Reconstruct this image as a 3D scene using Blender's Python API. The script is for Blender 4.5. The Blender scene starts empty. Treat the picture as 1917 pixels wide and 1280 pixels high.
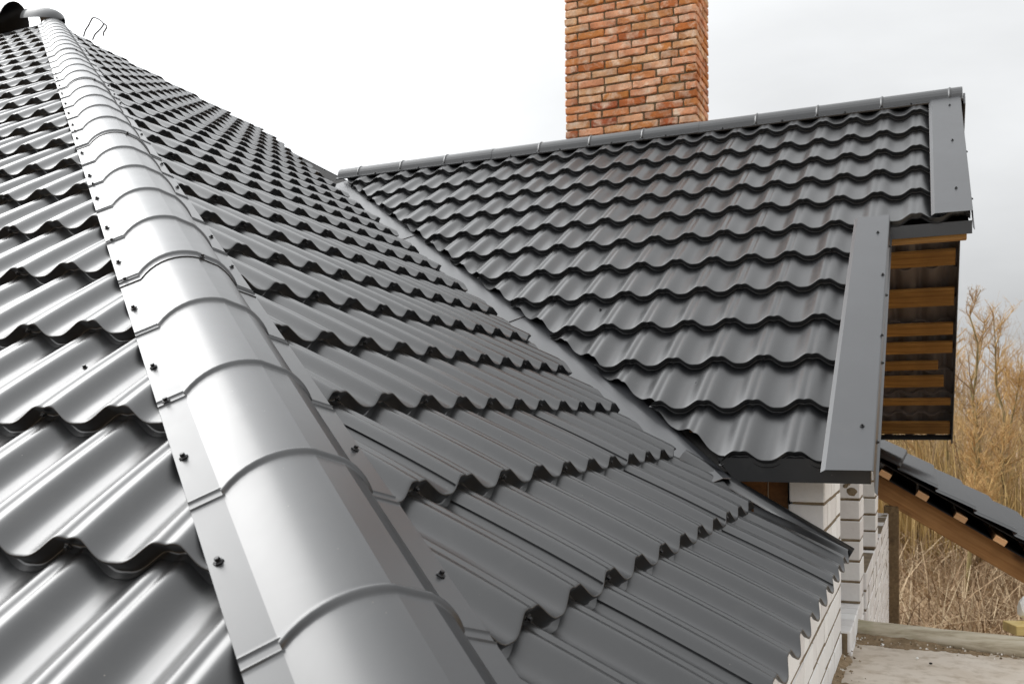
import bpy, bmesh, math, random
from mathutils import Vector, Matrix, noise as mnoise
R = math.radians
rnd = random.Random(7)
sc = bpy.context.scene
col = sc.collection

# ------------------------------------------------------------------ camera
TH, ROLL = 0.4134, -0.0052
fw = Vector((-math.sin(TH), math.cos(TH), 0)); rt0 = Vector((math.cos(TH), math.sin(TH), 0)); up0 = Vector((0, 0, 1))
rt = rt0*math.cos(ROLL) + up0*math.sin(ROLL); upv = -rt0*math.sin(ROLL) + up0*math.cos(ROLL)
cd = bpy.data.cameras.new('camera'); cam = bpy.data.objects.new('camera', cd); col.objects.link(cam)
cam.matrix_world = Matrix(((rt.x, upv.x, -fw.x, 0), (rt.y, upv.y, -fw.y, 0), (rt.z, upv.z, -fw.z, 0), (0, 0, 0, 1)))
cd.sensor_width = 36; cd.lens = 33.02; cd.shift_y = 0.0757; cd.clip_start = 0.05; cd.clip_end = 3000
cd.dof.use_dof = True; cd.dof.focus_distance = 2.5; cd.dof.aperture_fstop = 10
sc.camera = cam

# ------------------------------------------------------------------ sky, sun, exposure
SUN_EL, SUN_AZ = R(30), R(-84)           # azimuth measured from +Y towards +X : west
sdir = Vector((math.sin(SUN_AZ)*math.cos(SUN_EL), math.cos(SUN_AZ)*math.cos(SUN_EL), math.sin(SUN_EL)))
world = bpy.data.worlds.new('World'); sc.world = world; world.use_nodes = True
nt = world.node_tree; nt.nodes.clear()
def N(t, **k):
    n = nt.nodes.new(t)
    for a, b in k.items(): setattr(n, a, b)
    return n
L = lambda a, b: nt.links.new(a, b)
def mth(op, a, b=None, c=None, clamp=False):
    n = N('ShaderNodeMath', operation=op); n.use_clamp = clamp
    for i, v in enumerate((a, b, c)):
        if v is None: continue
        if isinstance(v, (int, float)): n.inputs[i].default_value = v
        else: L(v, n.inputs[i])
    return n.outputs[0]
sky = N('ShaderNodeTexSky', sky_type='NISHITA'); sky.sun_disc = False
sky.sun_elevation = SUN_EL; sky.sun_rotation = SUN_AZ % (2*math.pi); sky.air_density = 1.0; sky.dust_density = 2.0
tc = N('ShaderNodeTexCoord')
sep = N('ShaderNodeSeparateXYZ'); L(tc.outputs['Generated'], sep.inputs[0])
zc = mth('MAXIMUM', sep.outputs[2], 0.0)
# cloud layer: direction projected on a flat cloud deck, so clouds get denser towards the horizon
den = mth('ADD', zc, 0.16)
cx = mth('DIVIDE', sep.outputs[0], den); cy = mth('DIVIDE', sep.outputs[1], den)
cmb = N('ShaderNodeCombineXYZ'); L(cx, cmb.inputs[0]); L(cy, cmb.inputs[1])
n1 = N('ShaderNodeTexNoise'); n1.inputs['Scale'].default_value = 0.55; n1.inputs['Detail'].default_value = 7; n1.inputs['Roughness'].default_value = 0.5; n1.inputs['Distortion'].default_value = 0.3
L(cmb.outputs[0], n1.inputs['Vector'])
mr = N('ShaderNodeMapRange'); mr.inputs[1].default_value = 0.3; mr.inputs[2].default_value = 0.72; mr.inputs[3].default_value = 0.66; mr.inputs[4].default_value = 1.12
L(n1.outputs[0], mr.inputs[0])
base = mth('MULTIPLY_ADD', zc, 1.0, 0.50)                      # overcast: zenith brighter than horizon
dt = N('ShaderNodeVectorMath', operation='DOT_PRODUCT'); L(tc.outputs['Generated'], dt.inputs[0]); dt.inputs[1].default_value = sdir
ang = mth('DIVIDE', mth('ARCCOSINE', dt.outputs['Value'], clamp=False), R(36))
glow = mth('MULTIPLY', mth('POWER', 2.71828, mth('MULTIPLY', mth('MULTIPLY', ang, ang), -1.0)), 3.5)   # sun glowing through the cloud
lum = mth('MULTIPLY', mth('MULTIPLY', mth('ADD', base, glow), mr.outputs[0]), 10.0)
cc = N('ShaderNodeCombineColor'); L(mth('MULTIPLY', lum, 0.985), cc.inputs[0]); L(lum, cc.inputs[1]); L(mth('MULTIPLY', lum, 1.012), cc.inputs[2])
mx = N('ShaderNodeMix', data_type='RGBA'); mx.inputs[0].default_value = 0.975
L(sky.outputs[0], mx.inputs[6]); L(cc.outputs[0], mx.inputs[7])
bg = N('ShaderNodeBackground'); bg.inputs[1].default_value = 0.1
L(mx.outputs[2], bg.inputs[0])
wo = N('ShaderNodeOutputWorld'); L(bg.outputs[0], wo.inputs[0])

sd = bpy.data.lights.new('sun', 'SUN'); sd.energy = 1.3; sd.angle = R(45); sd.color = (1, 0.985, 0.96)
so = bpy.data.objects.new('sun', sd); col.objects.link(so)
so.rotation_euler = sdir.to_track_quat('Z', 'Y').to_euler(); so.location = (-6, -3, 8)
sc.view_settings.view_transform = 'Standard'; sc.view_settings.look = 'None'; sc.view_settings.exposure = 0.18; sc.view_settings.gamma = 1
sc.view_settings.use_curve_mapping = False

# ------------------------------------------------------------------ materials
class Mat:
    def __init__(s, name):
        s.m = bpy.data.materials.new(name); s.m.use_nodes = True
        s.t = s.m.node_tree; s.b = s.t.nodes['Principled BSDF']
    def n(s, t, **k):
        n = s.t.nodes.new(t)
        for a, b in k.items(): setattr(n, a, b)
        return n
    def l(s, a, b): s.t.links.new(a, b)
    def coord(s, kind='Object', scale=(1, 1, 1)):
        t = s.n('ShaderNodeTexCoord'); m = s.n('ShaderNodeMapping'); m.inputs['Scale'].default_value = scale
        s.l(t.outputs[kind], m.inputs[0]); return m.outputs[0]
    def noise(s, vec, scale, detail=4, rough=.5, dist=0):
        n = s.n('ShaderNodeTexNoise'); s.l(vec, n.inputs['Vector'])
        n.inputs['Scale'].default_value = scale; n.inputs['Detail'].default_value = detail; n.inputs['Roughness'].default_value = rough; n.inputs['Distortion'].default_value = dist
        return n.outputs[0]
    def ramp(s, fac, stops):
        r = s.n('ShaderNodeValToRGB'); e = r.color_ramp.elements
        while len(e) < len(stops): e.new(.5)
        for i, (p, c) in enumerate(stops):
            e[i].position = p; e[i].color = (*c, 1) if len(c) == 3 else c
        s.l(fac, r.inputs[0]); return r.outputs[0]
    def mix(s, fac, a, b, mode='MIX'):
        m = s.n('ShaderNodeMix', data_type='RGBA', blend_type=mode)
        for i, v in ((0, fac), (6, a), (7, b)):
            if isinstance(v, (int, float)): m.inputs[i].default_value = v
            elif isinstance(v, tuple): m.inputs[i].default_value = (*v, 1)
            else: s.l(v, m.inputs[i])
        return m.outputs[2]
    def mrange(s, v, a, b, c, d):
        m = s.n('ShaderNodeMapRange'); s.l(v, m.inputs[0])
        for i, x in enumerate((a, b, c, d)): m.inputs[i+1].default_value = x
        return m.outputs[0]
    def bump(s, h, strength, dist=.01):
        b = s.n('ShaderNodeBump'); b.inputs['Strength'].default_value = strength; b.inputs['Distance'].default_value = dist
        s.l(h, b.inputs['Height']); s.l(b.outputs[0], s.b.inputs['Normal'])
    def set(s, **k):
        for a, v in k.items():
            i = s.b.inputs[a.replace('_', ' ')]
            if isinstance(v, (int, float)): i.default_value = v
            elif isinstance(v, tuple): i.default_value = (*v, 1)
            else: s.l(v, i)

def metal_mat(name, base, rough, spec=1.0, uneven=0):
    m = Mat(name)
    # world-space coordinates so that the film of dust runs on from tile to tile
    g = m.n('ShaderNodeNewGeometry'); v = g.outputs['Position']
    big = m.noise(v, 2.3, 5, .6); fine = m.noise(v, 160, 2, .6)
    sp = m.n('ShaderNodeTexVoronoi'); sp.inputs['Scale'].default_value = 55; m.l(v, sp.inputs['Vector'])
    speck = m.mrange(sp.outputs['Distance'], .035, .06, 1, 0)
    pick = m.mrange(m.noise(v, 23, 1), .58, .64, 0, .7)
    mm = m.n('ShaderNodeMath', operation='MULTIPLY'); m.l(speck, mm.inputs[0]); m.l(pick, mm.inputs[1])
    c = m.mix(m.mrange(big, .35, .7, 0, 1), tuple(x*.88 for x in base), tuple(x*1.2 for x in base))
    c = m.mix(mm.outputs[0], c, (.32, .29, .24))
    c = m.mix(g.outputs['Backfacing'], c, (.19, .165, .16))      # the primer coat on the underside
    film = m.noise(v, 9, 6, .7, 1.2)
    c = m.mix(m.mrange(film, .5, .8, 0, .035), c, (.30, .28, .25))
    m.set(Base_Color=c, Roughness=m.mrange(film, .3, .75, rough*.96, rough*1.09), IOR=1.5, Specular_IOR_Level=spec)
    if uneven: m.bump(m.noise(v, 5, 1, .4), uneven, .02)              # sheet metal is never quite flat
    return m.m
M = {}
M['metal'] = metal_mat('graphite_coated_steel', (.0055, .006, .007), .31, .95)
M['metal_ridge'] = metal_mat('graphite_ridge_steel', (.013, .0135, .015), .33, 1.0)
M['flash'] = metal_mat('graphite_flat_steel', (.028, .0295, .033), .36, 1.0, .03)
x = Mat('screw_black'); x.set(Base_Color=(.012, .012, .013), Roughness=.35, Metallic=.3); M['screw'] = x.m
x = Mat('deck_dark'); x.set(Base_Color=(.012, .011, .01), Roughness=.9); M['deck'] = x.m

def wood_mat(name, c0, c1, axis, gloss=.6):
    m = Mat(name)
    s = [26, 26, 26]; s[axis] = 1.2
    v = m.coord('Object', tuple(s)); g = m.noise(v, 1.6, 5, .6, .6)
    v2 = m.coord('Object', (1, 1, 1)); b = m.noise(v2, 3.2, 3)
    kn = m.n('ShaderNodeTexVoronoi'); kv = [7, 7, 7]; kv[axis] = 2.6
    m.l(m.coord('Object', tuple(kv)), kn.inputs['Vector']); kn.inputs['Scale'].default_value = 1
    oi = m.n('ShaderNodeObjectInfo')
    c = m.ramp(g, [(.28, c0), (.72, c1)])
    c = m.mix(m.mrange(kn.outputs['Distance'], .10, .24, .85, 0), c, tuple(k*.25 for k in c0))
    c = m.mix(m.mrange(b, .35, .7, .0, .45), c, tuple(k*.55 for k in c0))
    hs = m.n('ShaderNodeHueSaturation'); m.l(c, hs.inputs['Color']); m.l(m.mrange(oi.outputs['Random'], 0, 1, .75, 1.2), hs.inputs['Value'])
    m.set(Base_Color=hs.outputs[0], Roughness=gloss); m.bump(g, .35, .004)
    return m.m
M['batten'] = wood_mat('treated_batten', (.27, .12, .026), (.76, .42, .115), 0)
M['rafter'] = wood_mat('amber_rafter', (.30, .135, .04), (.52, .28, .1), 0)
M['pale_batten'] = wood_mat('fresh_batten', (.60, .30, .12), (.85, .55, .30), 1)
M['post'] = wood_mat('dark_post', (.13, .085, .045), (.30, .21, .11), 2, .8)
M['board'] = wood_mat('stained_board', (.25, .1, .03), (.45, .2, .06), 2)
M['yellow'] = wood_mat('yellow_plank', (.7, .5, .16), (.85, .66, .28), 0)

def brick_mat(name, stops, patch, pc, bump=.5, dirt=1.0):
    m = Mat(name); oi = m.n('ShaderNodeObjectInfo')
    tcn = m.n('ShaderNodeTexCoord'); va = m.n('ShaderNodeVectorMath', operation='ADD')
    m.l(tcn.outputs['Object'], va.inputs[0]); cm = m.n('ShaderNodeVectorMath', operation='SCALE'); cm.inputs[0].default_value = (37, 91, 53)
    m.l(oi.outputs['Random'], cm.inputs['Scale']); m.l(cm.outputs[0], va.inputs[1]); v = va.outputs[0]
    c = m.ramp(oi.outputs['Random'], stops)
    n = m.noise(v, 9, 5, .62, .4); f = m.noise(v, 55, 4, .65)
    c = m.mix(m.mrange(n, .46, .70, 0, patch), c, pc)
    c = m.mix(m.mrange(m.noise(v, 5, 3), .3, .58, .5*dirt, 0), c, tuple(k*.45 for k in stops[0][1]))
    c = m.mix(m.mrange(f, .3, .55, .3*dirt, 0), c, (.12, .07, .04))
    m.set(Base_Color=c, Roughness=.9, Specular_IOR_Level=.25); m.bump(f, bump, .006)
    return m.m
M['red_brick'] = brick_mat('reclaimed_red_brick', [(0, (.40, .10, .045)), (.1, (.55, .17, .05)), (.22, (.62, .24, .06)), (.4, (.80, .33, .16)), (.65, (.86, .43, .25)), (.88, (.82, .50, .27)), (1, (.66, .25, .07))], .95, (.95, .74, .56))
M['white_brick'] = brick_mat('silicate_brick', [(0, (.74, .71, .69)), (.5, (.83, .81, .79)), (1, (.88, .87, .85))], .25, (.90, .89, .87), .2, .18)
x = Mat('mortar_dark'); v = x.coord('Object'); x.set(Base_Color=x.ramp(x.noise(v, 30, 4), [(.3, (.09, .065, .035)), (.7, (.22, .17, .1))]), Roughness=1); x.bump(x.noise(v, 80, 4), .6, .006); M['mortar'] = x.m
x = Mat('mortar_tan'); v = x.coord('Object'); x.set(Base_Color=x.ramp(x.noise(v, 20, 4), [(.3, (.13, .095, .055)), (.7, (.26, .20, .13))]), Roughness=1); x.bump(x.noise(v, 80, 4), .5, .005); M['mortar_tan'] = x.m

x = Mat('concrete'); v = x.coord('Object')
a = x.noise(v, 2.2, 6, .6, .5); b = x.noise(v, 14, 5, .65); sg = x.noise(v, 90, 3)
c = x.ramp(a, [(.3, (.50, .42, .33)), (.55, (.61, .54, .46)), (.75, (.67, .61, .53))])
c = x.mix(x.mrange(b, .48, .68, 0, .6), c, (.33, .26, .18))
x.set(Base_Color=c, Roughness=.95); x.bump(b, .35, .01); M['concrete'] = x.m
x = Mat('sandy_dirt'); v = x.coord('Object'); a = x.noise(v, 18, 6, .7)
x.set(Base_Color=x.ramp(a, [(.3, (.14, .095, .05)), (.55, (.27, .19, .11)), (.75, (.40, .31, .2))]), Roughness=1); x.bump(a, .9, .02); M['dirt'] = x.m
x = Mat('weathered_log'); v = x.coord('Object', (2, 22, 22)); a = x.noise(v, 1.3, 6, .65, .3)
c = x.ramp(a, [(.3, (.28, .23, .15)), (.55, (.52, .46, .35)), (.75, (.64, .59, .5))])
g = x.noise(x.coord('Object'), 5, 3); c = x.mix(x.mrange(g, .5, .68, 0, .5), c, (.2, .2, .08))
x.set(Base_Color=c, Roughness=.95); x.bump(a, .6, .006); M['log'] = x.m
x = Mat('meadow'); v = x.coord('Object'); a = x.noise(v, .5, 8, .7); b = x.noise(v, 6, 6, .7)
c = x.ramp(a, [(.3, (.23, .145, .08)), (.6, (.36, .25, .14)), (.8, (.42, .32, .18))]); c = x.mix(x.mrange(b, .4, .7, 0, .6), c, (.16, .1, .055))
x.set(Base_Color=c, Roughness=1); x.bump(b, .8, .05); M['ground'] = x.m
def straw_mat(name, stops):
    m = Mat(name); g = m.n('ShaderNodeNewGeometry')
    m.set(Base_Color=m.ramp(g.outputs['Random Per Island'], stops), Roughness=.9, Specular_IOR_Level=.2)
    return m.m
M['reed'] = straw_mat('dry_reed', [(0, (.22, .14, .05)), (.4, (.40, .27, .10)), (.7, (.48, .34, .15)), (1, (.30, .18, .09))])
M['brush'] = straw_mat('dry_brush', [(0, (.13, .085, .04)), (.4, (.25, .17, .08)), (.7, (.38, .28, .12)), (1, (.19, .125, .065))])
M['weeds'] = straw_mat('dead_weeds', [(0, (.15, .095, .055)), (.5, (.36, .25, .15)), (1, (.52, .41, .27))])
def bark_mat(name, c0, c1):
    m = Mat(name); v = m.coord('Object', (1, 1, .3)); a = m.noise(v, 9, 4)
    oi = m.n('ShaderNodeObjectInfo')
    hs = m.n('ShaderNodeHueSaturation'); m.l(m.ramp(a, [(.3, c0), (.7, c1)]), hs.inputs['Color']); m.l(m.mrange(oi.outputs['Random'], 0, 1, .75, 1.2), hs.inputs['Value'])
    m.set(Base_Color=hs.outputs[0], Roughness=.95); return m.m
M['bark'] = bark_mat('olive_bark', (.15, .11, .045), (.30, .235, .1))
M['twig'] = straw_mat('golden_twig', [(0, (.33, .19, .08)), (.5, (.46, .29, .12)), (1, (.52, .36, .16))])
M['twig2'] = straw_mat('russet_twig', [(0, (.21, .125, .065)), (.5, (.33, .22, .12)), (1, (.42, .30, .17))])
x = Mat('white_foam'); x.set(Base_Color=(.85, .85, .83), Roughness=.8); M['foam'] = x.m
x = Mat('galvanised_wire'); x.set(Base_Color=(.16, .16, .165), Metallic=.6, Roughness=.5); M['wire'] = x.m
x = Mat('red_plastic'); x.set(Base_Color=(.5, .02, .015), Roughness=.5); M['red'] = x.m
x = Mat('matt_black'); x.set(Base_Color=(.01, .01, .01), Roughness=.8); M['black_sheet'] = x.m  # plain black for the porch shade fill and the strip by the board

# ------------------------------------------------------------------ object helpers
WM = {}
def put(o, parent=None, mw=None):
    mw = mw if mw is not None else Matrix()
    col.objects.link(o)
    if parent is not None:
        o.parent = parent; o.matrix_parent_inverse = WM[parent.name].inverted()
    o.matrix_basis = mw; WM[o.name] = mw.copy()
    return o
def thing(name, loc, label, cat, group=None):
    o = bpy.data.objects.new(name, None); o.empty_display_size = .1
    o['label'] = label; o['category'] = cat; o['kind'] = 'thing'
    if group: o['group'] = group
    return put(o, None, Matrix.Translation(loc))
def tag(o, label, cat=None, group=None, kind=None):
    if label: o['label'] = label
    if cat: o['category'] = cat
    if group: o['group'] = group
    if kind: o['kind'] = kind
    return o
def mesh(name, verts, faces, mat, smooth=False):
    me = bpy.data.meshes.new(name); me.from_pydata([tuple(v) for v in verts], [], faces); me.update()
    me.materials.append(mat)
    if smooth: me.polygons.foreach_set('use_smooth', [True]*len(me.polygons))
    return me
def mobj(name, me, parent=None, mw=None): return put(bpy.data.objects.new(name, me), parent, mw)
def wobj(name, verts, faces, mat, parent=None, smooth=False):
    "mesh given in world coordinates, origin moved to the bottom centre"
    xs, ys, zs = zip(*[(v[0], v[1], v[2]) for v in verts])
    c = Vector(((min(xs)+max(xs))/2, (min(ys)+max(ys))/2, min(zs)))
    return mobj(name, mesh(name, [Vector(v)-c for v in verts], faces, mat, smooth), parent, Matrix.Translation(c))
BOXF = [(0, 3, 2, 1), (4, 5, 6, 7), (0, 1, 5, 4), (1, 2, 6, 5), (2, 3, 7, 6), (3, 0, 4, 7)]
def box8(a, ex, ey, ez):
    a, ex, ey, ez = map(Vector, (a, ex, ey, ez))
    return [a, a+ex, a+ex+ey, a+ey, a+ez, a+ex+ez, a+ex+ey+ez, a+ey+ez]
def bevbox_mesh(name, dims, bev, mat, jit=0, seed=0, seg=1):
    bm = bmesh.new(); bmesh.ops.create_cube(bm, size=1)
    for v in bm.verts: v.co = Vector((v.co.x*dims[0], v.co.y*dims[1], v.co.z*dims[2]))
    bmesh.ops.bevel(bm, geom=bm.edges[:], offset=bev, segments=seg, affect='EDGES', profile=.6)
    r = random.Random(seed)
    if jit:
        for v in bm.verts: v.co += Vector((r.uniform(-jit, jit), r.uniform(-jit, jit), r.uniform(-jit, jit)))
    me = bpy.data.meshes.new(name); bm.to_mesh(me); bm.free(); me.materials.append(mat)
    return me
def frame(O, ex, ny, n):
    return Matrix(((ex.x, ny.x, n.x, O.x), (ex.y, ny.y, n.y, O.y), (ex.z, ny.z, n.z, O.z), (0, 0, 0, 1)))
def beam(name, a, b, w, h, mat, parent, up=Vector((0, 0, 1)), bev=.003):
    "a bevelled timber from a to b (centre line), its length along local X"
    a, b = Vector(a), Vector(b); ex = (b-a).normalized(); ey = up.cross(ex).normalized(); ez = ex.cross(ey)
    me = bevbox_mesh(name, ((b-a).length, w, h), bev, mat)
    return mobj(name, me, parent, frame((a+b)/2, ex, ey, ez))

# screw: washer, flange and hexagonal head
def lathe(name, prof, nseg, mat):
    vs, fs = [], []
    for r, z in prof:
        for k in range(nseg):
            a = 2*math.pi*k/nseg; vs.append((r*math.cos(a), r*math.sin(a), z))
    for i in range(len(prof)-1):
        for k in range(nseg):
            k2 = (k+1) % nseg; fs.append((i*nseg+k, i*nseg+k2, (i+1)*nseg+k2, (i+1)*nseg+k))
    fs.append(tuple(range((len(prof)-1)*nseg, len(prof)*nseg)))
    return mesh(name, vs, fs, mat)
SCREW = lathe('screw', [(.0078, 0), (.0078, .0018), (.0062, .0026), (.0058, .0034), (.0042, .0036), (.0042, .0078), (.0034, .0084)], 6, M['screw'])
def screw(p, nrm, parent, sc_=1.0):
    nrm = Vector(nrm).normalized()
    q = nrm.to_track_quat('Z', 'Y')
    tilt = Matrix.Rotation(rnd.uniform(-.09, .09), 4, 'X') @ Matrix.Rotation(rnd.uniform(0, 6), 4, 'Z')
    return mobj('screw', SCREW, parent, Matrix.Translation(p) @ q.to_matrix().to_4x4() @ tilt @ Matrix.Scale(sc_, 4))

# ------------------------------------------------------------------ roof geometry
W, S, H, ST = .18333, .3285, .0235, .031       # wave width, step length, wave height, step height
KL = .021                                     # the pressed step follows the wave: crests lie this much further up the slope
OC, PC = Vector((-.0323, 6.2742, 1.8896)), .5869
OB, PB = Vector((-.2268, 3.2562, -.4298)), .5206
OA, PA = Vector((-1.3043, .969, -.1634)), .626
class Slope:
    "ex along the eave, ny up the slope, n normal; O = trough level at a lower tile edge"
    def __init__(s, O, ex, ny):
        s.ex, s.ny = Vector(ex), Vector(ny); s.n = s.ex.cross(s.ny).normalized()
        s.O = O - s.n*(H+ST)
    def p(s, u, y, h): return s.O + s.ex*u + s.ny*y + s.n*h
    def M(s, u, y): return frame(s.p(u, y, 0), s.ex, s.ny, s.n)
SA = Slope(OA, (1, 0, 0), (0, math.cos(PA), math.sin(PA)))
SB = Slope(OB, (0, 1, 0), (-math.cos(PB), 0, math.sin(PB)))
SC = Slope(OC, (1, 0, 0), (0, math.cos(PC), math.sin(PC)))
YR = 6.46                                         # wing ridge line (y)
tA, tB, tC = math.tan(PA), math.tan(PB), math.tan(PC)
zA = lambda y: SA.O.z + tA*(y-SA.O.y)
zB = lambda x: SB.O.z - tB*(x-SB.O.x)
zC = lambda y: SC.O.z + tC*(y-SC.O.y)
def hip_pt(x): z = zB(x); return Vector((x, SA.O.y+(z-SA.O.z)/tA, z))
def val_pt(x): z = zB(x); return Vector((x, SC.O.y+(z-SC.O.z)/tC, z))
XAP = -8.05; APEX = hip_pt(XAP); KD = .55         # apex of the hip end; far hip direction in plan (1, KD)
HIPD = (hip_pt(-1)-hip_pt(0)).normalized(); VALD = (val_pt(-1)-val_pt(0)).normalized()
hn = Vector((-HIPD.y, HIPD.x, 0)).normalized()    # horizontal normal of the hip line
if hn.y < 0: hn = -hn                              # towards slope B (north-east)
vn = Vector((-VALD.y, VALD.x, 0)).normalized()
if vn.y < 0: vn = -vn                              # towards slope C
dn = Vector((-KD, 1, 0)).normalized()             # away from slope B, beyond the far hip
YE = 3.30                                          # end of slope B against the wing wall

def prof(t):
    "rounded wave: narrow crest with a shallow groove, S-shaped flanks, dished trough"
    a = abs(t)
    if a > .09:
        q = min(1, (a-.09)/(.45-.09)); c = .5+.5*math.cos(math.pi*q**.84)
        return H*c
    return H - .0024*(.5+.5*math.cos(math.pi*a/.09))**1.4
TS = [-.5, -.45, -.4, -.355, -.315, -.28, -.245, -.21, -.18, -.15, -.125, -.105, -.085, -.062, -.04, -.02, 0]
TS = TS + [-t for t in reversed(TS[:-1])]
def rise_at(y): return ST*(1-max(0, y/S)**1.25)      # the sheet swells out of the step above and runs level to the lip
def tile_data(ts=TS, fine=True, eave=False):
    rows = []
    if fine:
        for y in (S, S*.93, S*.85, S*.72, S*.55, S*.36, S*.16, .012, .005): rows.append((y, rise_at(y)))
        rows += [(.0014, ST-.0004), (.0002, ST-.0016), (0, ST-.0035), (.013, .0045), (.0122, .0025), (.009, .0012), (-.0015, .0010)]
        if eave: rows = rows[:-5]+[(.0006, ST-.0030), (.010, ST-.0045)]
    else:
        for y in (S, S*.85, S*.55, S*.2, .005): rows.append((y, rise_at(y)))
        rows += [(.0006, ST-.0008), (0, ST-.0035), (.013, .0045), (.0115, .002), (-.0015, .001)]
    vs = [(t*W, y+KL*(min(prof(t)/(H-.002), 1)-1), prof(t)+h) for y, h in rows for t in ts]
    n = len(ts); fs = []
    for i in range(len(rows)-1):
        for k in range(n-1):
            fs.append((i*n+k, (i+1)*n+k, (i+1)*n+k+1, i*n+k+1))
    return vs, fs
TV, TF = tile_data()
TVE, TFE = tile_data(eave=True)
TS2 = [-.5, -.39, -.3, -.22, -.15, -.1, -.05, 0, .05, .1, .15, .22, .3, .39, .5]
TV2, TF2 = tile_data(TS2, False)
TILE = mesh('metal_tile', TV, TF, M['metal'], True); TILE_E = mesh('metal_tile', TVE, TFE, M['metal'], True)
def clip_mesh(vs, fs, planes):
    "planes in the same space as vs: (point, normal); geometry on the normal's side is cut away"
    bm = bmesh.new(); bv = [bm.verts.new(v) for v in vs]
    for f in fs: bm.faces.new([bv[i] for i in f])
    for co, no in planes:
        bmesh.ops.bisect_plane(bm, geom=bm.verts[:]+bm.edges[:]+bm.faces[:], plane_co=co, plane_no=no, clear_outer=True, clear_inner=False, dist=1e-6)
        if not bm.faces: break
    return bm
def side(P, pl): return (P-pl[0]).dot(pl[1])
STUFF = {}
def lay_tiles(sl, cells, planes_for, parent, stuff_key=None, pick=None, eave=None):
    """cells: iterable of (u, y, tag). A tile fully inside shares the one mesh; one on an edge is cut.
    pick(centre) False -> goes to the merged mass of small far tiles"""
    for u, y, tg in cells:
        planes = planes_for(tg); Mw = sl.M(u, y)
        corners = [Mw @ Vector((a*W/2, b, .02)) for a in (-1, 1) for b in (-KL-.005, S)]
        if any(all(side(c, pl) > 0 for c in corners) for pl in planes): continue
        cut = [pl for pl in planes if any(side(c, pl) > -.03 for c in corners)]
        small = pick is not None and not pick(Mw @ Vector((0, S/2, 0)))
        if not small and not cut:
            mobj('metal_tile', TILE_E if tg == eave else TILE, parent, Mw); continue
        inv = Mw.inverted(); lp = [(inv @ pl[0], (inv.to_3x3() @ pl[1])) for pl in cut]
        bm = clip_mesh(TV2 if small else TVE if tg == eave else TV, TF2 if small else TFE if tg == eave else TF, lp)
        if bm.faces:
            if small:
                acc = STUFF.setdefault(stuff_key, ([], []))
                o = len(acc[0]); bm.verts.index_update()
                acc[0].extend(Mw @ v.co for v in bm.verts); acc[1].extend(tuple(v.index+o for v in f.verts) for f in bm.faces)
            else:
                for f in bm.faces: f.smooth = True
                me = bpy.data.meshes.new('metal_tile'); bm.to_mesh(me); me.materials.append(M['metal'])
                mobj('metal_tile', me, parent, Mw)
        bm.free()
def proj(p):
    d = p.dot(fw)
    if d < .15: return None
    return (958.5+1758.4*p.dot(rt)/d, 785.1-1758.4*p.dot(upv)/d, d)

# ------------------------------------------------------------------ main hip roof
roof = thing('hip_roof', Vector((-4, 3, -.6)), 'dark grey metal tile hip roof with half-round cap running down its corner', 'roof')
def deck(name, pts, n, parent, mat=None, off=-.03, th=.02):
    a = [Vector(p)+n*off for p in pts]; b = [p-n*th for p in a]; k = len(a)
    fs = [tuple(range(k)), tuple(range(2*k-1, k-1, -1))]+[(i, i+k, (i+1) % k+k, (i+1) % k) for i in range(k)]
    return wobj(name, a+b, fs, mat or M['deck'], parent)
ea = SA.p(0, -S*1.35, 0)                       # eave line of slope A
hb = hip_pt(SB.O.x)
XW = -14.0
xs_e = SA.O.y - S*1.35*math.cos(PA)
cA = hip_pt(SB.O.x+(0)).copy()
hipcorner = None
for k in range(4000):
    p_ = hip_pt(SB.O.x - k*.001 + .3)
    if p_.y >= xs_e: hipcorner = p_; break
slA = deck('roof_slope', [(XW, xs_e, zA(xs_e)), hipcorner, APEX, (XW, APEX.y, APEX.z)], SA.n, roof)
tag(slA, 'steeper tiled slope facing south, bright with sky reflection')
vtop = val_pt(-4.35)
far = Vector((XAP+5.5, APEX.y+KD*5.5, APEX.z-tB*5.5))
bl = [hip_pt(SB.O.x), (SB.O.x, YE, zB(SB.O.x)), (-.80, YE, zB(-.80)), val_pt(-.9), vtop, Vector((-4.35, APEX.y+KD*(XAP*-1-4.35), zB(-4.35))), APEX]
slB = deck('roof_slope', bl, SB.n, roof)
tag(slB, 'tiled slope between the hip cap and the valley')
# the slope beyond the far hip, only its edge ever shows
deck('back_slope', [APEX, Vector((-4.35, APEX.y+KD*3.7, zB(-4.35))), Vector((-4.35, APEX.y+9, zB(-4.35)-.2)), (XW, APEX.y+9, zB(-4.35)-.2), (XW, APEX.y, APEX.z)], Vector((0, .55, .83)), roof)

hipB = (hip_pt(0)+hn*.045, -hn); hipA = (hip_pt(0)-hn*.045, hn)
valB = (val_pt(0)-vn*.02, vn); valC = (val_pt(0)+vn*.095, -vn)
farB = (APEX+dn*.02, dn); topA = (APEX, Vector((0, 1, 0)))
endB = (Vector((0, YE, 0)), Vector((0, 1, 0)))
cellsA, cellsB = [], []
for r in range(-1, 40):                         # r steps up the slope
    for i in range(-60, 12): cellsA.append((i*W, r*S, r))
for r in range(0, 34):
    for j in range(-40, 20): cellsB.append((-j*W, r*S, r))
valB1 = (val_pt(0)+vn*.07, vn)
planesA = lambda r: [hipA, topA]
def planesB(r):
    if r == 0: return [hipB, endB, farB]
    if r == 1: return [hipB, endB, valB1]
    return [hipB, valB, farB]
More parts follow.
